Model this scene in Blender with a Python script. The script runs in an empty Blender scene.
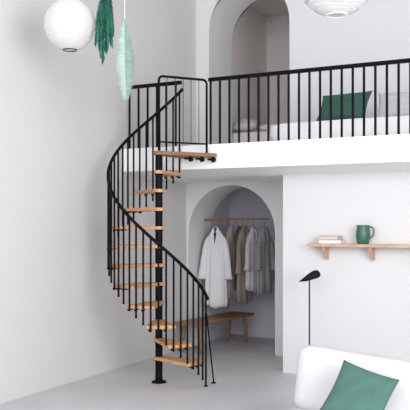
import bpy, bmesh, math, random
from mathutils import Vector, Matrix
R = math.radians
rnd = random.Random(7)
scene = bpy.context.scene
C = scene.collection

# ---------------------------------------------------------------- camera
YAW = R(27.5)
cd = bpy.data.cameras.new('camera')
cam = bpy.data.objects.new('camera', cd); C.objects.link(cam)
cam.location = (5.326, -8.034, 1.85)
cam.rotation_euler = (R(90), 0, YAW)
cd.sensor_width = 36.0; cd.sensor_fit = 'HORIZONTAL'
cd.lens = 765 / 410 * 36
cd.shift_x = 0.0
cd.shift_y = (222 - 205) / 410
cd.clip_start = 0.05
scene.camera = cam

# ---------------------------------------------------------------- world, daylight, exposure
world = bpy.data.worlds.new('world'); scene.world = world; world.use_nodes = True
bg = world.node_tree.nodes['Background']
bg.inputs[0].default_value = (0.93, 0.96, 1.0, 1); bg.inputs[1].default_value = 1.7
def area(name, loc, rot, sx, sy, power, col=(1, 1, 1)):
    ld = bpy.data.lights.new(name, 'AREA'); ld.shape = 'RECTANGLE'; ld.size = sx; ld.size_y = sy
    ld.energy = power; ld.color = col
    o = bpy.data.objects.new(name, ld); C.objects.link(o); o.location = loc; o.rotation_euler = rot
    return o
# daylight entering through the open glazed front of the room behind the camera
area('window_daylight', (4.6, -11.4, 4.3), (R(80), 0, R(0)), 7.5, 3.4, 255, (0.97, 0.985, 1.0))
area('side_fill_light', (8.6, -6.6, 2.8), (R(90), 0, R(90)), 4.4, 3.6, 420, (0.97, 0.985, 1.0))  # added fill lamp on the right, brightens the left wall
scene.view_settings.view_transform = 'Standard'
scene.view_settings.look = 'None'
scene.view_settings.exposure = 0.2
scene.view_settings.gamma = 1.0
scene.view_settings.use_curve_mapping = False

# ---------------------------------------------------------------- materials
def lin(c):
    c = c / 255
    return c / 12.92 if c <= 0.04045 else ((c + 0.055) / 1.055) ** 2.4
def mat(name, rgb, rough=0.6, var=0.06, scale=3.0, stretch=(1, 1, 1), bump=0.0, bscale=40, metal=0.0, spec=0.5,
        dark=None, detail=4.0, sheen=0.0):
    m = bpy.data.materials.new(name); m.use_nodes = True
    nt = m.node_tree; nt.nodes.clear()
    out = nt.nodes.new('ShaderNodeOutputMaterial'); b = nt.nodes.new('ShaderNodeBsdfPrincipled')
    nt.links.new(b.outputs[0], out.inputs[0])
    tc = nt.nodes.new('ShaderNodeTexCoord'); mp = nt.nodes.new('ShaderNodeMapping')
    mp.inputs['Scale'].default_value = stretch
    nt.links.new(tc.outputs['Object'], mp.inputs[0])
    nz = nt.nodes.new('ShaderNodeTexNoise'); nz.inputs['Scale'].default_value = scale
    nz.inputs['Detail'].default_value = detail
    nt.links.new(mp.outputs[0], nz.inputs[0])
    cr = nt.nodes.new('ShaderNodeValToRGB')
    base = [lin(v) for v in rgb]
    lo = [lin(v) for v in dark] if dark else [v * (1 - var) for v in base]
    hi = [min(1, v * (1 + var)) for v in base]
    cr.color_ramp.elements[0].position = 0.3; cr.color_ramp.elements[1].position = 0.7
    cr.color_ramp.elements[0].color = (*lo, 1); cr.color_ramp.elements[1].color = (*hi, 1)
    nt.links.new(nz.outputs['Fac'], cr.inputs[0]); nt.links.new(cr.outputs[0], b.inputs['Base Color'])
    b.inputs['Roughness'].default_value = rough; b.inputs['Metallic'].default_value = metal
    b.inputs['Specular IOR Level'].default_value = spec
    if sheen: b.inputs['Sheen Weight'].default_value = sheen
    if bump:
        n2 = nt.nodes.new('ShaderNodeTexNoise'); n2.inputs['Scale'].default_value = bscale
        nt.links.new(mp.outputs[0], n2.inputs[0])
        bp = nt.nodes.new('ShaderNodeBump'); bp.inputs['Strength'].default_value = bump
        bp.inputs['Distance'].default_value = 0.01
        nt.links.new(n2.outputs['Fac'], bp.inputs['Height']); nt.links.new(bp.outputs[0], b.inputs['Normal'])
    return m
M = {
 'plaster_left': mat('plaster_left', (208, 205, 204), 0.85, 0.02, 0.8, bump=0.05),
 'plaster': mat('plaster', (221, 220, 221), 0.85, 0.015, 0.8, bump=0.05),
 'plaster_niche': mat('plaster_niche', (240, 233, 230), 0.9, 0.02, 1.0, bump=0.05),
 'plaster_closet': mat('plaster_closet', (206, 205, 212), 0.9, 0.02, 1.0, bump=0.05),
 'slab': mat('slab', (250, 250, 251), 0.7, 0.01, 1.0),
 'concrete': mat('concrete', (196, 195, 197), 0.45, 0.09, 1.3, bump=0.03, detail=6),
 'oak': mat('oak', (206, 160, 116), 0.5, 0.1, 5.0, (1.2, 9, 9), dark=(178, 128, 86)),
 'oak_dark': mat('oak_dark', (148, 112, 82), 0.5, 0.12, 6.0, (9, 1.2, 9), dark=(116, 84, 60)),
 'oak_pale': mat('oak_pale', (205, 172, 148), 0.5, 0.1, 6.0, (1.2, 9, 9), dark=(186, 148, 120)),
 'black': mat('black_steel', (5, 7, 13), 0.55, 0.1, 6.0, spec=0.12),
 'black_thin': mat('grey_steel', (40, 42, 50), 0.5, 0.1, 6.0),
 'navy': mat('lamp_black', (14, 18, 28), 0.6, 0.1, 6.0, spec=.2),
 'paper': mat('paper', (232, 230, 231), 0.8, 0.01, 6.0),
 'paper2': mat('paper_b', (228, 226, 227), 0.8, 0.02, 18.0, bump=0.4, bscale=30),
 'wire': mat('wire', (40, 42, 46), 0.4),
 'cord': mat('cord', (226, 222, 218), 0.8, 0.03),
 'leaf': mat('pale_green', (172, 190, 184), 0.8, 0.06, 14.0, (1, 1, 3), dark=(148, 170, 163)),
 'leaf_vein': mat('leaf_vein', (120, 160, 142), 0.8),
 'pampas': mat('dark_green_grass', (52, 116, 96), 0.85, 0.2, 12.0, dark=(30, 84, 70)),
 'pampas2': mat('deep_teal_grass', (34, 92, 82), 0.85, 0.2, 12.0, dark=(20, 66, 58)),
 'bed_white': mat('bed_cloth', (240, 239, 240), 0.9, 0.02, 5.0),
 'linen_white': mat('white_cloth', (208, 207, 209), 0.9, 0.02, 5.0, bump=0.1, bscale=120),
 'bedding': mat('bedding', (228, 220, 217), 0.9, 0.03, 5.0),
 'green_cloth': mat('green_cloth', (72, 108, 98), 0.9, 0.08, 6.0, bump=0.15, bscale=14),
 'green_cloth_dark': mat('green_cloth_dark', (52, 90, 79), 0.9, 0.08, 6.0, bump=0.15, bscale=14),
 'grey_cloth': mat('grey_cloth', (198, 194, 196), 0.9, 0.04, 6.0),
 'ceramic': mat('green_ceramic', (58, 102, 86), 0.3, 0.06, 9.0),
 'coat_white': mat('coat_white', (222, 220, 222), 0.95, 0.03, 6.0, (6, 6, 1)),
 'coat_beige': mat('coat_beige', (160, 147, 138), 0.95, 0.05, 6.0, (6, 6, 1)),
 'coat_taupe': mat('coat_taupe', (138, 126, 118), 0.95, 0.05, 6.0, (6, 6, 1)),
 'coat_grey': mat('coat_grey', (186, 183, 184), 0.95, 0.04, 6.0, (6, 6, 1)),
 'coat_slate': mat('coat_slate', (140, 137, 140), 0.95, 0.05, 6.0, (6, 6, 1)),
 'coat_dark': mat('coat_dark', (66, 66, 70), 0.95, 0.06, 6.0, (6, 6, 1)),
 'cover_cream': mat('book_cover_cream', (232, 226, 222), 0.7, 0.02),
 'cover_tan': mat('book_cover_tan', (196, 168, 150), 0.7, 0.04),
 'pages': mat('book_pages', (240, 236, 228), 0.8, 0.05, 60, (1, 1, 30)),
 'pages_grey': mat('book_pages_grey', (206, 200, 196), 0.8, 0.05, 60, (1, 1, 30)),
}
for k in ('paper', 'paper2'):     # thin paper lets some light through
    nt = M[k].node_tree; b = [n for n in nt.nodes if n.type == 'BSDF_PRINCIPLED'][0]
    out = [n for n in nt.nodes if n.type == 'OUTPUT_MATERIAL'][0]
    tr = nt.nodes.new('ShaderNodeBsdfTranslucent'); tr.inputs[0].default_value = (0.95, 0.94, 0.94, 1)
    mx = nt.nodes.new('ShaderNodeMixShader'); mx.inputs[0].default_value = 0.35
    nt.links.new(b.outputs[0], mx.inputs[1]); nt.links.new(tr.outputs[0], mx.inputs[2])
    nt.links.new(mx.outputs[0], out.inputs[0])

# ---------------------------------------------------------------- helpers
def obj(name, bm, m, parent=None, smooth=False, bevel=0.0, subsurf=0, loc=None, rot=None, autos=False):
    bmesh.ops.recalc_face_normals(bm, faces=bm.faces[:])
    me = bpy.data.meshes.new(name); bm.to_mesh(me); bm.free()
    if m is not None: me.materials.append(m)
    if smooth:
        for p in me.polygons: p.use_smooth = True
    o = bpy.data.objects.new(name, me); C.objects.link(o)
    if parent: o.parent = parent
    if loc: o.location = loc
    if rot: o.rotation_euler = rot
    if bevel:
        md = o.modifiers.new('bevel', 'BEVEL'); md.width = bevel; md.segments = 3; md.limit_method = 'ANGLE'
    if subsurf:
        md = o.modifiers.new('sub', 'SUBSURF'); md.levels = subsurf; md.render_levels = subsurf
    return o
def empty(name, loc, rotz=0):
    o = bpy.data.objects.new(name, None); C.objects.link(o); o.location = loc; o.rotation_euler = (0, 0, rotz)
    o.empty_display_size = 0.1
    return o
def tag(o, label, cat, group=None, kind=None):
    o['label'] = label; o['category'] = cat
    if group: o['group'] = group
    if kind: o['kind'] = kind
    return o
def struct(o): o['kind'] = 'structure'; return o
def copy_tree(o, parent=None):
    c = o.copy(); C.objects.link(c); c.parent = parent
    for ch in [x for x in scene.collection.objects if x.parent == o]:
        copy_tree(ch, c)
    return c
def box(bm, x0, y0, z0, x1, y1, z1, mtx=None):
    vs = [bm.verts.new((x, y, z)) for x in (x0, x1) for y in (y0, y1) for z in (z0, z1)]
    for f in ((0, 1, 3, 2), (4, 6, 7, 5), (0, 4, 5, 1), (2, 3, 7, 6), (0, 2, 6, 4), (1, 5, 7, 3)):
        bm.faces.new([vs[i] for i in f])
    if mtx:
        for v in vs: v.co = mtx @ v.co
    return vs
def tube(bm, pts, rad, n=10, flat=None):
    """tube through points; rad number or list; flat=(a,b) elliptical factors"""
    pts = [Vector(p) for p in pts]; rings = []
    up = None
    for i, p in enumerate(pts):
        d = (pts[min(i + 1, len(pts) - 1)] - pts[max(i - 1, 0)]).normalized()
        if up is None:
            a = Vector((0, 0, 1)) if abs(d.z) < 0.9 else Vector((1, 0, 0))
            up = (a - d * a.dot(d)).normalized()
        else:
            up = (up - d * up.dot(d)).normalized()
        sd = d.cross(up)
        r = rad[i] if isinstance(rad, (list, tuple)) else rad
        fa, fb = flat or (1, 1)
        rings.append([bm.verts.new(p + (up * math.cos(t) * fa + sd * math.sin(t) * fb) * r)
                      for t in (2 * math.pi * k / n for k in range(n))])
    for a, b in zip(rings, rings[1:]):
        for k in range(n):
            bm.faces.new((a[k], a[(k + 1) % n], b[(k + 1) % n], b[k]))
    bm.faces.new(rings[0][::-1]); bm.faces.new(rings[-1])
def lathe(bm, prof, c=(0, 0, 0), n=32, close=True):
    rings = []
    for r, z in prof:
        rings.append([bm.verts.new((c[0] + r * math.cos(2 * math.pi * k / n), c[1] + r * math.sin(2 * math.pi * k / n), c[2] + z))
                      for k in range(n)])
    for a, b in zip(rings, rings[1:]):
        for k in range(n):
            bm.faces.new((a[k], a[(k + 1) % n], b[(k + 1) % n], b[k]))
    if close:
        bm.faces.new(rings[0][::-1]); bm.faces.new(rings[-1])
def prism(bm, poly, z0, z1):
    a = [bm.verts.new((x, y, z0)) for x, y in poly]; b = [bm.verts.new((x, y, z1)) for x, y in poly]
    n = len(poly)
    bm.faces.new(a[::-1]); bm.faces.new(b)
    for i in range(n): bm.faces.new((a[i], a[(i + 1) % n], b[(i + 1) % n], b[i]))
def prism_y(bm, poly, y0, y1):     # polygon in xz, extruded along y
    a = [bm.verts.new((x, y0, z)) for x, z in poly]; b = [bm.verts.new((x, y1, z)) for x, z in poly]
    n = len(poly)
    bm.faces.new(a[::-1]); bm.faces.new(b)
    for i in range(n): bm.faces.new((a[i], a[(i + 1) % n], b[(i + 1) % n], b[i]))

# ================================================================ THE ROOM
WX = -0.115          # left wall plane
YF = 0.15            # mezzanine edge
DZ = 2.783           # deck height
YB = 1.828           # lower arched wall
YU = 2.124           # upper arched wall
YBL = 0.75           # projecting block under the mezzanine
XR = 8.8; YFRONT = -12.0; ZC = 6.3
bm = bmesh.new(); box(bm, WX - .2, YFRONT, -.2, XR, 5.4, 0); struct(obj('floor', bm, M['concrete']))
bm = bmesh.new(); box(bm, WX - .2, YFRONT, ZC, XR, 5.4, ZC + .2); struct(obj('ceiling', bm, M['plaster']))
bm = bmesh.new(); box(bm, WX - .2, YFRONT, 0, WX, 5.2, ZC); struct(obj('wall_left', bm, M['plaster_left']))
# unseen right wall; its tall window opening is added for the side light
bm = bmesh.new(); box(bm, XR, YFRONT, 0, XR + .2, -8.9, ZC); box(bm, XR, -4.3, 0, XR + .2, 5.4, ZC)
box(bm, XR, -8.9, 0, XR + .2, -4.3, .7); box(bm, XR, -8.9, 4.6, XR + .2, -4.3, ZC)
struct(obj('wall_right', bm, M['plaster']))
bm = bmesh.new()
for (y0, y1, z0, z1) in ((-8.9, -8.82, .7, 4.6), (-4.38, -4.3, .7, 4.6), (-6.64, -6.56, .7, 4.6), (-8.82, -4.38, .7, .78), (-8.82, -4.38, 4.52, 4.6)):
    box(bm, XR + .02, y0, z0, XR + .1, y1, z1)
struct(obj('added_window_1', bm, M['slab']))  # frame of the added opening, out of view
# upper floor slab: white fascia, slightly rising soffit edge
bm = bmesh.new()
prof = [(YF, 2.492), (YF, DZ), (5.2, DZ), (5.2, 2.425), (0.72, 2.425)]
a = [bm.verts.new((WX, y, z)) for y, z in prof]; b = [bm.verts.new((XR, y, z)) for y, z in prof]
bm.faces.new(a); bm.faces.new(b[::-1])
for i in range(5): bm.faces.new((a[i], b[i], b[(i + 1) % 5], a[(i + 1) % 5]))
struct(obj('floor_upper', bm, M['slab']))
def arch_wall(name, x0, x1, z0, z1, ax0, ax1, spring, y0, y1, m, mj):
    """wall with one arched opening; second material on the reveal of the opening"""
    bm = bmesh.new(); n = 40
    rad = (ax1 - ax0) / 2; cx = (ax0 + ax1) / 2
    arc = [(cx - rad * math.cos(math.pi * k / n), spring + rad * math.sin(math.pi * k / n)) for k in range(n + 1)]
    op = [(ax0, z0)] + arc + [(ax1, z0)]
    outer = [(x0, z0), (x0, z1)] + [(x, z1) for x, _ in arc[1:-1]] + [(x1, z1), (x1, z0)]
    outer = [(x0, z0), (x0, spring)] + [None] * (n - 1) + [(x1, spring), (x1, z0)]
    # radial projection of the arc onto the wall's outline
    for k in range(1, n):
        t = k / n
        outer[1 + k] = (x0 + (x1 - x0) * t, z1)
    V = {}
    for y in (y0, y1):
        V[y] = ([bm.verts.new((x, y, z)) for x, z in op], [bm.verts.new((x, y, z)) for x, z in outer])
    jf = []
    L = len(op)
    tl = {y: bm.verts.new((x0, y, z1)) for y in (y0, y1)}; tr = {y: bm.verts.new((x1, y, z1)) for y in (y0, y1)}
    for y in (y0, y1):
        i_, o_ = V[y]
        for k in range(L - 1):
            if k == 1: bm.faces.new((i_[1], i_[2], o_[2], tl[y], o_[1]))
            elif k == L - 3: bm.faces.new((i_[k], i_[k + 1], o_[k + 1], tr[y], o_[k]))
            else: bm.faces.new((i_[k], i_[k + 1], o_[k + 1], o_[k]))
    for k in range(L - 1):
        jf.append(bm.faces.new((V[y0][0][k], V[y1][0][k], V[y1][0][k + 1], V[y0][0][k + 1])))
    bmesh.ops.recalc_face_normals(bm, faces=bm.faces[:])
    idx = [f.index for f in jf]
    bm.faces.index_update(); idx = [f.index for f in jf]
    me = bpy.data.meshes.new(name); bm.to_mesh(me); bm.free()
    me.materials.append(m); me.materials.append(mj)
    for i in idx: me.polygons[i].material_index = 1
    o = bpy.data.objects.new(name, me); C.objects.link(o)
    return struct(o)
arch_wall('wall_back_lower', WX, 1.86, 0, 2.425, -0.08, 1.287, 1.695, YB, 2.52, M['plaster'], M['plaster'])
arch_wall('wall_back_upper', WX, XR, DZ, ZC, 0.105, 1.387, 4.70, YU, 2.923, M['plaster'], M['plaster'])
bm = bmesh.new(); box(bm, 1.834, YBL, 0, XR, 2.582, 2.425); struct(obj('wall_block_lower', bm, M['plaster']))
# closets behind the arches
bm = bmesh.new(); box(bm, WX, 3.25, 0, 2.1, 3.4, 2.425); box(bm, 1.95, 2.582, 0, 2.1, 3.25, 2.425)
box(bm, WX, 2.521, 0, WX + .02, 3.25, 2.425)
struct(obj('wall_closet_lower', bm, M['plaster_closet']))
bm = bmesh.new(); box(bm, WX, 4.8, DZ, 2.5, 5.0, 5.6); box(bm, 2.35, 2.923, DZ, 2.5, 4.8, 5.6)
box(bm, WX, 2.924, DZ, WX + .02, 4.8, 5.6)
struct(obj('wall_closet_upper', bm, M['plaster_niche']))
bm = bmesh.new(); box(bm, WX, 2.923, 5.57, 2.5, 5.0, 5.75); struct(obj('ceiling_closet_upper', bm, M['plaster_niche']))

# ================================================================ SPIRAL STAIRCASE
PX, PY = 0.780, -0.452
def ca(deg): return R(deg) + YAW          # stair angles were measured from the camera's right
stair = tag(empty('spiral_staircase', (PX, PY, 0)), 'black steel spiral staircase with oak treads climbing to the white mezzanine', 'staircase')
RT = 0.574; RB = 0.582
RISE = 0.2145
def rail_z(phi): return 1.236 + 0.0089 * (-46 - phi)
def foot_z(phi): return 0.26 + 0.0088 * (-49 - phi)
bm = bmesh.new(); lathe(bm, [(.042, .012), (.042, 2.622)], n=28); obj('pole', bm, M['black'], stair, smooth=False)
bm = bmesh.new(); lathe(bm, [(.085, 0), (.085, .010), (.08, .014), (.05, .016), (.048, .03), (.039, .032)], n=32)
obj('base_flange', bm, M['black'], stair)
for k in range(4):
    a = R(45 + 90 * k); bm = bmesh.new(); lathe(bm, [(.009, .012), (.009, .022), (.005, .026)], (.066 * math.cos(a), .066 * math.sin(a), 0), 6)
    obj('bolt', bm, M['black'], stair)
def wedge(phi, half, r_out, hub=.058):
    """rounded hub, straight sides, softly rounded outer corners; local polygon"""
    c = ca(phi); pts = []
    h = R(half)
    p1 = Vector((r_out * math.cos(c - h), r_out * math.sin(c - h))); p2 = Vector((r_out * math.cos(c + h), r_out * math.sin(c + h)))
    # outer edge: shallow arc with rounded corners
    def rc(corner, a, b, rr=.03):
        out = []
        va = (a - corner).normalized() * rr; vb = (b - corner).normalized() * rr
        for i in range(5):
            t = i / 4
            out.append(corner + va * (1 - t) ** 2 + vb * t ** 2)
        return out
    h1 = Vector((hub * math.cos(c - math.pi / 2), hub * math.sin(c - math.pi / 2)))
    h2 = Vector((hub * math.cos(c + math.pi / 2), hub * math.sin(c + math.pi / 2)))
    pts += rc(p1, h1, p2)
    for i in range(1, 6):
        t = -h + 2 * h * i / 6
        d = Vector((math.cos(c + t), math.sin(c + t)))
        ch = p1.lerp(p2, i / 6); pts.append(ch.lerp(d * r_out, .6))
    pts += rc(p2, p1, h2)
    for i in range(0, 13):
        t = math.pi / 2 + math.pi * i / 12
        pts.append(Vector((hub * math.cos(c + t), hub * math.sin(c + t))))
    return [(p.x, p.y) for p in pts]
PH0 = -35.0; DPH = 24.4
bal_phi = [-21.5 - 8.2 * i for i in range(34)]
for k in range(11):
    phi = PH0 - DPH * k; z = 0.30 + RISE * k
    c = ca(phi)
    loc = []
    # build the tread along its own +X so that the grain follows it
    poly = wedge(phi, 17.0, RT)
    poly = [(x * math.cos(-c) - y * math.sin(-c), x * math.sin(-c) + y * math.cos(-c)) for x, y in poly]
    bm = bmesh.new(); prism(bm, poly, -.038, 0)
    t = obj('tread', bm, M['oak'], stair, bevel=.004, loc=(0, 0, z), rot=(0, 0, c))
    # steel hub collar under the tread and clamps at its outer edge
    bm = bmesh.new(); lathe(bm, [(.05, -.052), (.05, -.038)], n=24); obj('collar', bm, M['black'], t)
    for s in (-12.5, -4.3, 4.2):
        a = R(s); rr = RB - .012
        bm = bmesh.new()
        tube(bm, [(rr * .90 * math.cos(a), rr * .90 * math.sin(a), -.046), (RB * math.cos(a), RB * math.sin(a), -.046)], .009, 8)
        lathe(bm, [(.010, -.062), (.017, -.060), (.017, -.038)], (RB * math.cos(a), RB * math.sin(a), 0), 12)
        obj('clamp', bm, M['black'], t)
for i, p in enumerate(bal_phi):
    a = ca(p); x, y = RB * math.cos(a), RB * math.sin(a)
    z0 = 0.0 if i == 0 else max(.02, foot_z(p)); z1 = rail_z(p)
    bm = bmesh.new(); tube(bm, [(x, y, z0), (x, y, z1)], .0112, 8)
    if i == 0: lathe(bm, [(.026, 0), (.026, .006), (.012, .010)], (x, y, 0), 16)
    else: lathe(bm, [(.006, -.006), (.0125, 0), (.0125, .02)], (x, y, z0), 10)
    obj('baluster', bm, M['black'], stair, smooth=False)
bm = bmesh.new(); pts = []
for i in range(121):
    p = -17 - (295.5 - 17) * i / 120; a = ca(p)
    pts.append((RB * math.cos(a), RB * math.sin(a), rail_z(p) + .01))
tube(bm, pts, .0185, 12); obj('handrail', bm, M['black'], stair, smooth=True)
for e in (0, -1):
    bm = bmesh.new(); q = Vector(pts[e]); q2 = Vector(pts[1 if e == 0 else -2]); d = (q - q2).normalized()
    tube(bm, [q - d * .012, q + d * .012], .022, 12)
    obj('rail_cap', bm, M['black'], stair)
# brace from the first baluster to the floor
a = ca(bal_phi[0]); x, y = RB * math.cos(a), RB * math.sin(a)
bx, by = 1.36 - PX, -0.20 - PY
bm = bmesh.new(); tube(bm, [(x + .01, y, .80), (bx, by, .012)], .0085, 8)
lathe(bm, [(.03, 0), (.03, .006), (.012, .014)], (bx, by, 0), 16)
lathe(bm, [(.016, .76), (.016, .82)], (x, y, 0), 12)
obj('brace', bm, M['black'], stair)
# landing: a wedge whose far edge meets the mezzanine edge
ZL = 2.668
A = Vector((-.03, .592)); B = Vector((.445, .592))
bm = bmesh.new(); poly = []
for i in range(0, 10):
    t = R(185) + R(130) * i / 9
    poly.append((.062 * math.cos(t), .062 * math.sin(t)))
poly += [(B.x + .012, B.y - .03), (B.x + .008, B.y), (A.x, A.y), (A.x - .01, A.y - .03)]
prism(bm, poly, -.045, 0)
land = obj('landing', bm, M['oak_dark'], stair, bevel=.006, loc=(0, 0, ZL))
dv = Vector((B.x, B.y, 0)).normalized(); nv = Vector((dv.y, -dv.x, 0))
for f_ in (.52, .72, .92):
    bm = bmesh.new(); q = Vector((B.x, B.y, 0)) * f_
    tube(bm, [q + nv * .01 + Vector((0, 0, -.075)), q - nv * .13 + Vector((0, 0, -.06))], .012, 8)
    tube(bm, [q + nv * .012 + Vector((0, 0, -.045)), q + nv * .012 + Vector((0, 0, -.11))], .012, 10)
    ob = obj('bracket', bm, M['black'], land)
    bm = bmesh.new(); cc = q + nv * .045 + Vector((0, 0, -.08))
    tube(bm, [cc - nv * .03, cc - nv * .015, cc + nv * .005, cc + nv * .015], [.016, .030, .030, .020], 16)
    obj('knob', bm, M['black'], ob, smooth=False)
# rounded guard frame on the landing
g0 = Vector((0.0, 0.0, 0)); g1 = Vector((B.x, B.y, 0)) * .825
L = (g1 - g0).length; du = (g1 - g0).normalized()
zt = 3.535; zb = ZL; rr = .05
pp = [g0 + Vector((0, 0, zb - .04))]
for i in range(7):
    t = R(90) * i / 6; pp.append(g0 + du * (rr - rr * math.cos(t)) + Vector((0, 0, zt - rr + rr * math.sin(t))))
for i in range(7):
    t = R(90) * i / 6; pp.append(g1 - du * (rr - rr * math.sin(t)) + Vector((0, 0, zt - rr + rr * math.cos(t))))
pp.append(g1 + Vector((0, 0, zb)))
bm = bmesh.new(); tube(bm, pp, .014, 10); gf = obj('guard_frame', bm, M['black'], stair, smooth=True)
bm = bmesh.new(); tube(bm, [g0 + Vector((0, 0, 2.775)), g1 + Vector((0, 0, 2.775))], .010, 8); obj('bottom_bar', bm, M['black'], gf)
for i in range(5):
    q = g0 + du * L * (i + 1) / 6
    bm = bmesh.new(); tube(bm, [q + Vector((0, 0, 2.775)), q + Vector((0, 0, zt))], .0045, 6); obj('thin_bar', bm, M['black_thin'], gf)

# ================================================================ BALCONY RAILINGS
def railing(x0, x1, xs, label):
    t = tag(empty('balcony_railing', (x0, YF + .03, DZ)), label, 'railing', None)
    bm = bmesh.new(); box(bm, 0, -.022, .762, x1 - x0, .022, .805); obj('top_rail', bm, M['black'], t, bevel=.006)
    for x in xs:
        bm = bmesh.new(); tube(bm, [(x - x0, 0, 0), (x - x0, 0, .767)], .0145, 8)
        lathe(bm, [(.02, 0), (.02, .005), (.0125, .008)], (x - x0, 0, 0), 12)
        obj('baluster', bm, M['black'], t)
    return t
railing(-.06, .722, [-.035 + .1355 * i for i in range(6)], 'short black railing section on the mezzanine left of the stair opening')
railing(1.10, 5.6, [1.127 + .1254 * i for i in range(36)], 'long black mezzanine railing running from the stair opening to the right')

# ================================================================ SOFT FURNISHINGS
def cushion(name, w, h, t, m, loc, rot, pinch=.07, parent=None, seed=0, sag=0.0, nn=28, shear=0.0):
    r = random.Random(seed); ph = [r.uniform(0, 6.28) for _ in range(6)]
    bm = bmesh.new(); g = {}
    for s in (-1, 1):
        for i in range(nn + 1):
            for j in range(nn + 1):
                u = -1 + 2 * i / nn; v = -1 + 2 * j / nn
                edge = i in (0, nn) or j in (0, nn)
                if edge and s == 1: g[(s, i, j)] = g[(-1, i, j)]; continue
                x = u * w / 2 * (1 - pinch * (1 - v * v) * abs(u) ** 2)
                y = v * h / 2 * (1 - pinch * (1 - u * u) * abs(v) ** 2)
                th = t / 2 * (max(0, 1 - abs(u) ** 2.6) * max(0, 1 - abs(v) ** 2.6)) ** .55
                wr = .012 * math.sin(5 * u + 7 * v + ph[0]) + .01 * math.sin(9 * u - 6 * v + ph[1]) + .007 * math.sin(15 * v + 4 * u + ph[2])
                d = math.atan2(v, u); wr += .010 * math.sin(8 * d + ph[3]) * (u * u + v * v) ** .5 * (1 - max(abs(u), abs(v)))
                z = s * (th + wr * t * 5 * (1 - max(abs(u), abs(v)) ** 4) * .5)
                y -= sag * (1 - u * u) * (v + 1) * .5
                g[(s, i, j)] = bm.verts.new((x + shear * y, y, z))
    for s in (-1, 1):
        for i in range(nn):
            for j in range(nn):
                bm.faces.new((g[(s, i, j)], g[(s, i + 1, j)], g[(s, i + 1, j + 1)], g[(s, i, j + 1)]))
    o = obj(name, bm, m, parent, smooth=True, loc=loc, rot=rot)
    return o
def soft_box(name, x0, y0, z0, x1, y1, z1, m, parent, r=.06, taper=0.0, wob=.004, seed=1, rvec=None):
    """rounded upholstered block"""
    bm = bmesh.new(); n = 20
    cx, cy, cz = (x0 + x1) / 2, (y0 + y1) / 2, (z0 + z1) / 2
    hx, hy, hz = (x1 - x0) / 2, (y1 - y0) / 2, (z1 - z0) / 2
    bmesh.ops.create_cube(bm, size=2)
    bmesh.ops.subdivide_edges(bm, edges=bm.edges[:], cuts=n, use_grid_fill=True)
    rv = rvec or (r, r, r)
    for v in bm.verts:
        p = v.co; q = Vector((p.x * hx, p.y * hy, p.z * hz))
        ins = Vector((max(-hx + rv[0], min(hx - rv[0], q.x)), max(-hy + rv[1], min(hy - rv[1], q.y)), max(-hz + rv[2], min(hz - rv[2], q.z))))
        d = q - ins
        e = Vector((d.x / rv[0], d.y / rv[1], d.z / rv[2]))
        if e.length > 1e-6:
            e = e.normalized() * min(1.0, max(abs(e.x), abs(e.y), abs(e.z)))
            q = ins + Vector((e.x * rv[0], e.y * rv[1], e.z * rv[2]))
        w = wob * (math.sin(9 * q.x + seed) + math.sin(11 * q.z + 2 * seed) + math.sin(7 * q.y))
        q += (q.normalized() * w)
        v.co = Vector((cx, cy, cz)) + q
    return obj(name, bm, m, parent, smooth=True)

# sofa (low, white) in the front right
sofa = tag(empty('sofa', (2.93, -2.0, 0)), 'low white upholstered sofa in the foreground at the lower right', 'sofa')
soft_box('seat_cushion', 0, -.55, .13, 2.0, .22, .262, M['linen_white'], sofa, r=.05)
bc = soft_box('back_cushion', -.0, -.1, -.0, 1.95, .13, .56, M['linen_white'], sofa, rvec=(.11, .1, .10), seed=3)
bc.location = (.02, .17, .245); bc.rotation_euler = (R(-7), R(5), 0); bc.location.x = .02
bm = bmesh.new(); box(bm, .02, -.50, .09, 1.98, .34, .135); obj('wooden_frame', bm, M['oak_pale'], sofa, bevel=.008)
for x in (.1, 1.9):
    for y in (-.42, .26):
        bm = bmesh.new(); tube(bm, [(x, y, 0), (x, y, .10)], [.02, .028], 12); obj('leg', bm, M['oak_pale'], sofa)
# green cushion leaning on the sofa's back
tag(cushion('green_cushion', .47, .47, .12, M['green_cloth'], (3.645, -2.20, .505), (R(80), R(0), R(14)), seed=5),
    'large green cushion leaning corner-up on the white sofa', 'cushion')
gc = scene.collection.objects['green_cushion']
gc.rotation_euler = (Matrix.Rotation(R(8), 4, 'Z') @ Matrix.Rotation(R(52), 4, 'X') @ Matrix.Rotation(R(-18), 4, 'Z')).to_euler()

# daybed on the mezzanine
day = tag(empty('daybed', (1.62, .75, DZ)), 'white daybed with a rounded end behind the mezzanine railing', 'bed')
soft_box('mattress', 0, 0, .0, 2.9, .95, .29, M['bed_white'], day, rvec=(.24, .12, .20), wob=.002)
gc2 = tag(cushion('green_cushion', .62, .36, .15, M['green_cloth_dark'], (2.52, 1.02, DZ + .29 + .185), (0, 0, 0), seed=8, shear=.2),
    'dark green cushion standing on the white daybed behind the mezzanine railing', 'cushion')
gc2.rotation_euler = (Matrix.Rotation(R(2), 4, 'Z') @ Matrix.Rotation(R(70), 4, 'X') @ Matrix.Rotation(R(2), 4, 'Z')).to_euler()
gc3 = tag(cushion('grey_cushion', .5, .34, .15, M['grey_cloth'], (3.16, 1.12, DZ + .29 + .175), (0, 0, 0), seed=9),
    'beige-grey cushion behind the dark green one on the mezzanine daybed', 'cushion')
gc3.rotation_euler = (R(72), 0, 0)
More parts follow.
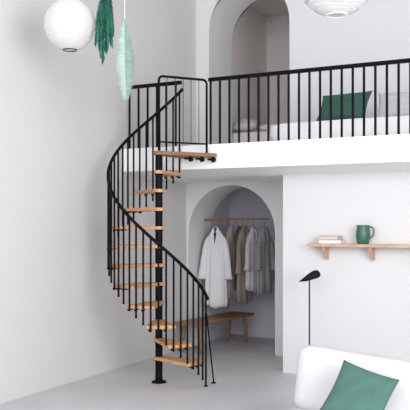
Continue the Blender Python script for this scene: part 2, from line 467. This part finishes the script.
# bed inside the upper arched niche
nb = tag(empty('niche_bed', (0, 3.0, DZ)), 'low bed with pale bedding inside the upper arched niche', 'bed')
soft_box('mattress', .0, 0, .22, 2.0, 1.4, .50, M['bedding'], nb, r=.07)
bm = bmesh.new(); box(bm, .02, .02, 0, 1.98, 1.38, .24); obj('bed_base', bm, M['slab'], nb, bevel=.01)
p1 = tag(cushion('grey_pillow', .40, .28, .19, M['grey_cloth'], (.225, 3.22, DZ + .50 + .125), (R(22), 0, R(5)), seed=3, pinch=.0),
    'plump grey pillow at the left end of the bed in the upper niche', 'pillow')
p2 = tag(cushion('beige_pillow', .40, .28, .13, M['bedding'], (.66, 3.26, DZ + .50 + .075), (R(8), 0, R(-8)), seed=4, pinch=.0),
    'flat beige pillow beside the grey one on the upper niche bed', 'pillow')

# ================================================================ SHELF WITH BOOKS AND JUG
shelf = tag(empty('wall_shelf', (2.215, YBL, 1.561)), 'pale oak wall shelf with peg brackets on the white wall', 'shelf')
bm = bmesh.new(); box(bm, 0, -.21, 0, 1.55, 0, .034); obj('board', bm, M['oak_pale'], shelf, bevel=.003)
for x in (.19, .745, 1.36):
    bm = bmesh.new()
    poly = [(-.0, 0), (-.17, 0), (-.17, -.03), (-.05, -.155), (0, -.155)]
    a = [bm.verts.new((x - .017, y, z)) for y, z in poly]; b = [bm.verts.new((x + .017, y, z)) for y, z in poly]
    bm.faces.new(a); bm.faces.new(b[::-1])
    for i in range(5): bm.faces.new((a[i], b[i], b[(i + 1) % 5], a[(i + 1) % 5]))
    obj('bracket', bm, M['oak_pale'], shelf, bevel=.003)
ZS = 1.596
def book(name, x, y, z, w, d, h, rz, cover, pages, label):
    t = tag(empty(name, (x, y, z), rz), label, 'book', None)
    bm = bmesh.new()
    box(bm, -w / 2, -d / 2, 0, w / 2, d / 2, .004); box(bm, -w / 2, -d / 2, h - .004, w / 2, d / 2, h)
    box(bm, -w / 2, d / 2 - .004, .004, w / 2, d / 2, h - .004)
    obj('cover', bm, cover, t)
    bm = bmesh.new(); box(bm, -w / 2 + .004, -d / 2 + .004, .004, w / 2 - .004, d / 2 - .004, h - .004); obj('page_block', bm, pages, t)
    return t
book('book', 2.49, .655, ZS, .275, .17, .045, R(0), M['cover_tan'], M['pages'], 'cream book with tan cover lying directly on the oak shelf')
book('book', 2.475, .645, ZS + .046, .235, .17, .044, R(-3), M['cover_tan'], M['pages_grey'], 'slightly smaller pale book lying on top of the other book')
jug = tag(empty('jug', (2.865, .645, ZS)), 'green ceramic jug with a handle standing on the oak shelf', 'jug')
bm = bmesh.new()
lathe(bm, [(.0, .0), (.058, 0), (.066, .008), (.078, .06), (.083, .11), (.079, .15), (.071, .18), (.072, .20), (.077, .218), (.073, .218), (.067, .20), (.066, .18), (.074, .15), (.077, .11), (.07, .05), (.05, .012), (0, .012)], n=36, close=False)
bmesh.ops.remove_doubles(bm, verts=bm.verts[:], dist=.0002)
obj('body', bm, M['ceramic'], jug, smooth=True)
bm = bmesh.new(); tube(bm, [(.068, 0, .19), (.10, 0, .20), (.122, 0, .18), (.128, 0, .14), (.118, 0, .10), (.095, 0, .075), (.074, 0, .07)], [.009] * 7, 10, flat=(1, 1.3))
obj('handle', bm, M['ceramic'], jug, smooth=True)

# ================================================================ FLOOR LAMP
lamp = tag(empty('floor_lamp', (2.33, .32, 0)), 'slim black floor lamp with a tilted leaf-shaped head behind the sofa', 'lamp')
bm = bmesh.new(); lathe(bm, [(.11, 0), (.11, .008), (.10, .014), (.012, .018), (.012, .03)], n=32); obj('base', bm, M['navy'], lamp)
bm = bmesh.new(); tube(bm, [(0, 0, .015), (0, 0, 1.20)], .0085, 10); obj('pole', bm, M['navy'], lamp)
bm = bmesh.new(); n = 16; dirx = Vector((math.cos(YAW), math.sin(YAW), 0))
rings = []
side = Vector((-dirx.y, dirx.x, 0))
cen = [(-.122, 1.166, .004), (-.10, 1.172, .012), (-.05, 1.190, .034), (-.01, 1.208, .049), (.03, 1.226, .058), (.065, 1.238, .060), (.095, 1.242, .052), (.115, 1.242, .036), (.126, 1.241, .012)]
for s, z, r_ in cen:
    c0 = dirx * s + Vector((0, 0, z))
    rings.append([bm.verts.new(c0 + Vector((0, 0, 1)) * r_ * math.sin(t) * (1 if math.sin(t) > 0 else .7) + side * r_ * 1.1 * math.cos(t)) for t in (2 * math.pi * k / n for k in range(n))])
for a, b in zip(rings, rings[1:]):
    for k in range(n): bm.faces.new((a[k], a[(k + 1) % n], b[(k + 1) % n], b[k]))
bm.faces.new(rings[0]); bm.faces.new(rings[-1])
obj('lamp_head', bm, M['navy'], lamp, smooth=True)

# ================================================================ BENCH
bench = tag(empty('bench', (.255, 2.05, 0), R(-6)), 'long low oak bench reaching into the lower arched closet', 'bench')
bm = bmesh.new(); box(bm, -.20, -.80, .405, .20, .80, .445); obj('seat', bm, M['oak_dark'], bench, bevel=.006)
for y in (-.62, .62):
    for s in (-1, 1):
        bm = bmesh.new(); tube(bm, [(s * .165, y, 0), (s * .13, y, .41)], [.025, .030], 12); obj('leg', bm, M['oak_dark'], bench)
    bm = bmesh.new(); tube(bm, [(-.158, y, .10), (.158, y, .10)], .014, 10); obj('stretcher', bm, M['oak_dark'], bench)

# ================================================================ CLOTHES ROD, HANGERS, COATS
RY = 2.30; RZ = 1.885
rod = tag(empty('clothes_rod', (-.08, RY, RZ)), 'oak clothes rod across the lower arched closet', 'clothes rod')
bm = bmesh.new(); tube(bm, [(0, 0, 0), (1.07, 0, .008)], .016, 14); obj('bar', bm, M['oak_dark'], rod)
bm = bmesh.new(); tube(bm, [(0, 0, -.004), (.03, 0, -.004)], .024, 14); obj('socket', bm, M['oak_dark'], rod)
def coat(x, axis, w, length, m, label, hlabel, zc=1.80, sleeve=.56, seed=0, lap=True, yoff=0.0, thick=.075, dark=None, slv=True, short_back=0):
    r = random.Random(seed)
    f1, f2 = r.uniform(0, 6), r.uniform(0, 6)
    # hanger
    hg = tag(empty('clothes_hanger', (x, RY, RZ), axis), hlabel, 'hanger', 'hangers on the closet rod')
    bm = bmesh.new()
    hk = [(.0, 0, 0)]
    hp = []
    for i in range(9):
        t = R(-60 + 240 * i / 8); hp.append((.024 * math.cos(t), 0, .0 + .024 * math.sin(t)))
    top = zc - RZ
    hp = [(yoff * math.sin(axis), yoff * math.cos(axis), top - .03), (0, 0, -.045), (.008, 0, -.03)] + hp
    tube(bm, hp, .0030, 6); obj('hook', bm, M['wire'], hg)
    ox, oy = yoff * math.sin(axis), yoff * math.cos(axis)
    bm = bmesh.new(); tube(bm, [(-w * .28 + ox, oy, top - .17), (-w * .14 + ox, oy, top - .08), (ox, oy, top - .03), (w * .14 + ox, oy, top - .08), (w * .28 + ox, oy, top - .17)], .006, 8)
    obj('shoulder_bar', bm, M['oak_dark'], hg)
    # coat
    ct = tag(empty('coat', (x, RY + yoff, zc), axis), label, 'coat', 'coats on the closet rod')
    bm = bmesh.new(); n = 56; rings = []; q = w / .40
    prof = [(0.01, .028, .025), (-.012, .045, .035), (-.04, .066 * q, .042), (-.08, .097 * q, .05), (-.12, .126 * q, .056), (-.17, .148 * q, .062), (-.24, .158 * q, thick), (-.35, .160 * q, thick * 1.05),
            (-.5, .162 * q, thick * 1.1), (-.65, .168 * q, thick * 1.15), (-.8, .175 * q, thick * 1.2), (-.95, .18 * q, thick * 1.25), (-1.1, .185 * q, thick * 1.3), (-1.3, .185 * q, thick * 1.3)]
    prof = [p for p in prof if p[0] > -length + .03] + [(-length, .18 * q, thick * 1.25)]
    for z, hw, ht in prof:
        ring = []
        dep = min(1, max(0, (-z - .1) / .9))
        for k in range(n):
            t = 2 * math.pi * k / n
            cx_, sy_ = math.cos(t), math.sin(t)
            px = hw * (abs(cx_) ** .85) * (1 if cx_ > 0 else -1)
            py = ht * (abs(sy_) ** .8) * (1 if sy_ > 0 else -1)
            py *= 1 + dep * (.30 * math.sin(7 * t + f1) + .20 * math.sin(12 * t + f2))
            if sy_ < 0 and z < -.03:      # one front overlaps the other along the centre line
                if -.012 < px < .03: py -= .012
                if abs(px + .02) < .010: py += .022
            ring.append(bm.verts.new((px, py, z + ((.02 * math.sin(2 * t + f1) + .012 * math.sin(5 * t)) if z <= -length + .001 else 0))))
        rings.append(ring)
    for a, b in zip(rings, rings[1:]):
        for k in range(n): bm.faces.new((a[k], a[(k + 1) % n], b[(k + 1) % n], b[k]))
    bm.faces.new(rings[0]); bm.faces.new(rings[-1])
    obj('body', bm, m, ct, smooth=True)
    if slv:
        for s in (-1, 1):
            bm = bmesh.new(); ns = 18; pts = []; rad = []
            key = [(0, .080, 0, -.115, .030), (.12, .122, -.006, -.18, .048), (.3, .150, -.014, -.27, .054), (.55, .172, -.028, -.40, .054), (.8, .192, -.042, -.55, .056), (1, .206, -.052, -sleeve, .074)]
            for i in range(ns + 1):
                t = i / ns
                for a, b in zip(key, key[1:]):
                    if a[0] <= t <= b[0]:
                        u = (t - a[0]) / (b[0] - a[0]); v = [a[c_] + (b[c_] - a[c_]) * u for c_ in range(5)]; break
                wr = 1 + .06 * math.sin(9 * t * (1 + .3 * s) + f1) * t + .03 * math.sin(23 * t + f2)
                pts.append((s * v[1] * q, v[2], v[3])); rad.append(v[4] * q * wr)
            tube(bm, pts, rad, 16, flat=(1, .78)); obj('sleeve', bm, m, ct, smooth=True)
    # lapels and collar
    if lap:
        for s in (-1, 1):
            bm = bmesh.new()
            P = [(s * .030, -.040, .012), (s * .062, -.060, -.06), (s * .075, -.078, -.14), (s * .045, -.090, -.24), (s * .008, -.096, -.34), (s * .006, -.084, -.2), (s * .014, -.058, -.04)]
            ty = thick / .075
            fr = [bm.verts.new((p[0], p[1] * (.25 + .75 * ty), p[2])) for p in P]; bk = [bm.verts.new((p[0], (p[1] + .008) * (.25 + .75 * ty), p[2])) for p in P]
            bm.faces.new(fr); bm.faces.new(bk[::-1])
            for i in range(7): bm.faces.new((fr[i], bk[i], bk[(i + 1) % 7], fr[(i + 1) % 7]))
            obj('lapel', bm, m, ct)
        bm = bmesh.new()
        pts = [(.034 * math.cos(R(a_)) * 1.1, .034 * math.sin(R(a_)), .01 - .012 * abs(math.cos(R(a_)))) for a_ in range(-50, 231, 20)]
        tube(bm, pts, .010, 8, flat=(.8, .4)); obj('collar', bm, m, ct, smooth=True)
        bm = bmesh.new(); ty = .25 + .75 * thick / .075
        P = [(-.026, -.040, .004), (.026, -.040, .004), (.022, -.066, -.09), (.002, -.092, -.24), (-.022, -.066, -.09)]
        fr = [bm.verts.new((p[0], p[1] * ty - .002, p[2])) for p in P]; bk = [bm.verts.new((p[0], p[1] * ty + .012, p[2])) for p in P]
        bm.faces.new(fr); bm.faces.new(bk[::-1])
        for i in range(5): bm.faces.new((fr[i], bk[i], bk[(i + 1) % 5], fr[(i + 1) % 5]))
        obj('lining', bm, M['coat_dark'], ct)
    return ct
coat(.195, R(12), .385, 1.16, M['coat_white'], 'long white coat hanging at the left end of the closet rod', 'hanger carrying the long white coat', zc=1.76, sleeve=.76, seed=1, yoff=-.12)
coat(.33, R(80), .34, 1.10, M['coat_beige'], 'beige coat hanging right behind the white coat', 'hanger carrying the beige coat', zc=1.79, sleeve=.72, seed=2, thick=.042, yoff=.13)
coat(.47, R(80), .28, .92, M['coat_dark'], 'dark charcoal garment squeezed between the beige and taupe coats', 'hanger carrying the charcoal garment', zc=1.775, seed=6, thick=.03, slv=False, lap=False, yoff=.12)
coat(.58, R(72), .34, 1.12, M['coat_taupe'], 'taupe coat in the middle of the closet rod', 'hanger carrying the taupe coat', zc=1.785, sleeve=.70, seed=3, thick=.042, yoff=.05)
coat(.75, R(70), .34, .92, M['coat_grey'], 'light grey coat hanging second from the right end of the rod', 'hanger carrying the light grey coat', zc=1.765, seed=4, sleeve=.62, thick=.045)
coat(.925, R(70), .33, .96, M['coat_slate'], 'slate grey coat hanging at the right end of the closet rod', 'hanger carrying the slate grey coat', zc=1.775, seed=5, sleeve=.62, thick=.042, dark=True)

# ================================================================ PAPER LANTERNS
def lantern(name, loc, rad, ribs, m, label, ringm, wobble=0.0, seed=0):
    t = tag(empty(name, loc), label, 'lantern', None)
    r = random.Random(seed); bm = bmesh.new(); N = 64; rows = ribs * 4; rings = []
    top = 0.25
    ph = [r.uniform(0, 6.28) for _ in range(ribs + 2)]
    for i in range(rows + 1):
        f = i / rows; th = top + (math.pi - 2 * top) * f
        sc = abs(math.sin(math.pi * f * ribs))
        ring = []
        for k in range(N):
            a = 2 * math.pi * k / N
            fi = int(f * ribs)
            dz = wobble * math.sin(2 * a + ph[fi]) * math.sin(th)
            rr_ = rad * (1 - .022 * sc)
            th2 = th + dz
            ring.append(bm.verts.new((rr_ * math.sin(th2) * math.cos(a), rr_ * math.sin(th2) * math.sin(a), rr_ * math.cos(th2))))
        rings.append(ring)
    for a, b in zip(rings, rings[1:]):
        for k in range(N): bm.faces.new((a[k], a[(k + 1) % N], b[(k + 1) % N], b[k]))
    sh = obj('shade', bm, m, t, smooth=True)
    for s in (-1, 1):
        bm = bmesh.new(); rr_ = rad * math.sin(top) + .002; z = s * rad * math.cos(top)
        tube(bm, [(rr_ * math.cos(R(a)), rr_ * math.sin(R(a)), z) for a in range(0, 361, 12)], .0055, 8); obj('wire_ring', bm, ringm, t, smooth=True)
    bm = bmesh.new(); tube(bm, [(0, 0, rad * math.cos(top)), (0, 0, ZC - loc[2])], .004, 8)
    tube(bm, [(-rad * math.sin(top), 0, rad * math.cos(top)), (rad * math.sin(top), 0, rad * math.cos(top))], .003, 6)
    obj('cord', bm, M['cord'], t)
    return t
lantern('paper_lantern', (.734, -2.051, 3.763), .251, 26, M['paper'], 'round white paper lantern with dark bottom ring hanging at the upper left', M['wire'])
lantern('paper_lantern', (3.52, -2.391, 3.722), .302, 34, M['paper2'], 'large white paper lantern cut off at the top right', M['cover_cream'], wobble=.06, seed=4)

# ================================================================ HANGING FOLIAGE
def strand(bm, p0, p1, r0):
    d = p1 - p0
    if d.length < 1e-5: return
    a = Vector((0, 0, 1)) if abs(d.normalized().z) < .9 else Vector((1, 0, 0))
    u = d.cross(a).normalized(); w = d.cross(u).normalized()
    vs = [bm.verts.new(p0 + (u * math.cos(t) + w * math.sin(t)) * r0) for t in (0, 2.094, 4.189)]
    tip = bm.verts.new(p1)
    mid = [bm.verts.new(p0 + d * .5 + (u * math.cos(t) + w * math.sin(t)) * r0 * 1.1) for t in (0, 2.094, 4.189)]
    for k in range(3):
        bm.faces.new((vs[k], vs[(k + 1) % 3], mid[(k + 1) % 3], mid[k])); bm.faces.new((mid[k], mid[(k + 1) % 3], tip))
    bm.faces.new(vs[::-1])
# pale green feather-like palm leaf
lf = tag(empty('hanging_leaf', (1.284, -1.924, 3.774)), 'long pale green dried leaf hanging tip-down on a white string', 'dried leaf')
rx = Vector((math.cos(YAW + .1), math.sin(YAW + .1), 0)); ry = Vector((-rx.y, rx.x, 0))
def leaf_w(t): return .092 * (math.sin(math.pi * min(1, t / .40) / 2) ** .9 if t < .40 else (1.0 if t < .52 else max(0, 1 - ((t - .52) / .48) ** 1.2)))
bm = bmesh.new(); n = 150
for i in range(n):
    t = .005 + .92 * i / n
    for s in (-1, 1):
        for q in range(2):
            p0 = Vector((0, 0, -t * .80)) + rx * .012 * (t)
            wd = leaf_w(min(1, t + .06)) * rnd.uniform(.86, 1.04) if t < .62 else leaf_w(t) * rnd.uniform(.8, 1.1) + .004
            ang = rnd.uniform(.9, 1.15)
            p1 = p0 + rx * s * wd + Vector((0, 0, -wd * ang - .015)) + ry * rnd.uniform(-.014, .01)
            strand(bm, p0, p1, .0042)
obj('blade', bm, M['leaf'], lf)
bm = bmesh.new(); tube(bm, [(0, 0, .01), tuple(Vector((0, 0, -.4)) + rx * .006 - ry * .004), tuple(Vector((0, 0, -.77)) + rx * .012)], [.005, .004, .001], 8); obj('midrib', bm, M['leaf_vein'], lf)
bm = bmesh.new(); tube(bm, [(0, 0, 0), (0, 0, ZC - 3.774)], .0042, 6); obj('string', bm, M['cord'], lf)
# dark green plume bunch
bn = tag(empty('hanging_grass_bunch', (1.125, -2.005, 4.15)), 'bunch of dark green dried plumes hanging head-down beside the left lantern', 'dried grass')
rx = Vector((math.cos(YAW), math.sin(YAW), 0)); ry = Vector((-rx.y, rx.x, 0))
plumes = [(-.105, .02, .62, 0), (-.085, -.02, .60, 0), (-.07, .03, .66, 1), (-.05, -.02, .74, 0), (-.035, .01, .79, 0), (-.02, -.03, .77, 1), (.0, .02, .70, 0), (.02, -.03, .66, 0), (.04, .03, .60, 1), (.06, -.01, .64, 0), (.065, .02, .52, 1), (.03, .0, .55, 0)]
for (ex, ey, ln, mi) in plumes:
    bm = bmesh.new(); base = Vector((0, 0, 0)); end = rx * ex + ry * ey + Vector((0, 0, -ln + .04))
    bend = rx * ex * .5
    def pt(t): return base.lerp(end, t) + bend * (math.sin(math.pi * t) * .35)
    tube(bm, [tuple(pt(t / 8)) for t in range(9)], .004, 6)
    for i in range(300):
        t = rnd.uniform(.02, 1.0); p0 = pt(t); a = rnd.uniform(0, 6.28)
        sp = rnd.uniform(.012, .036) * (1.15 - .8 * t ** 3)
        p1 = p0 + (rx * math.cos(a) + ry * math.sin(a)) * sp + Vector((0, 0, -rnd.uniform(.035, .075)))
        strand(bm, p0, p1, .0036)
    obj('plume', bm, M['pampas'] if mi == 0 else M['pampas2'], bn)
bm = bmesh.new(); tube(bm, [(0, 0, -.01), (0, 0, ZC - 4.15)], .004, 6); tube(bm, [(0, 0, -.02), (0, 0, .02)], .012, 10); obj('string', bm, M['cord'], bn)
# repeats share a group
for o in scene.collection.objects:
    k = o.name.split('.')[0]
    g = {'paper_lantern': 'round white paper lanterns', 'book': 'books stacked on the wall shelf',
         'green_cushion': 'green cushions', 'balcony_railing': 'black railings on the mezzanine edge'}.get(k)
    if g and o.parent is None: o['group'] = g
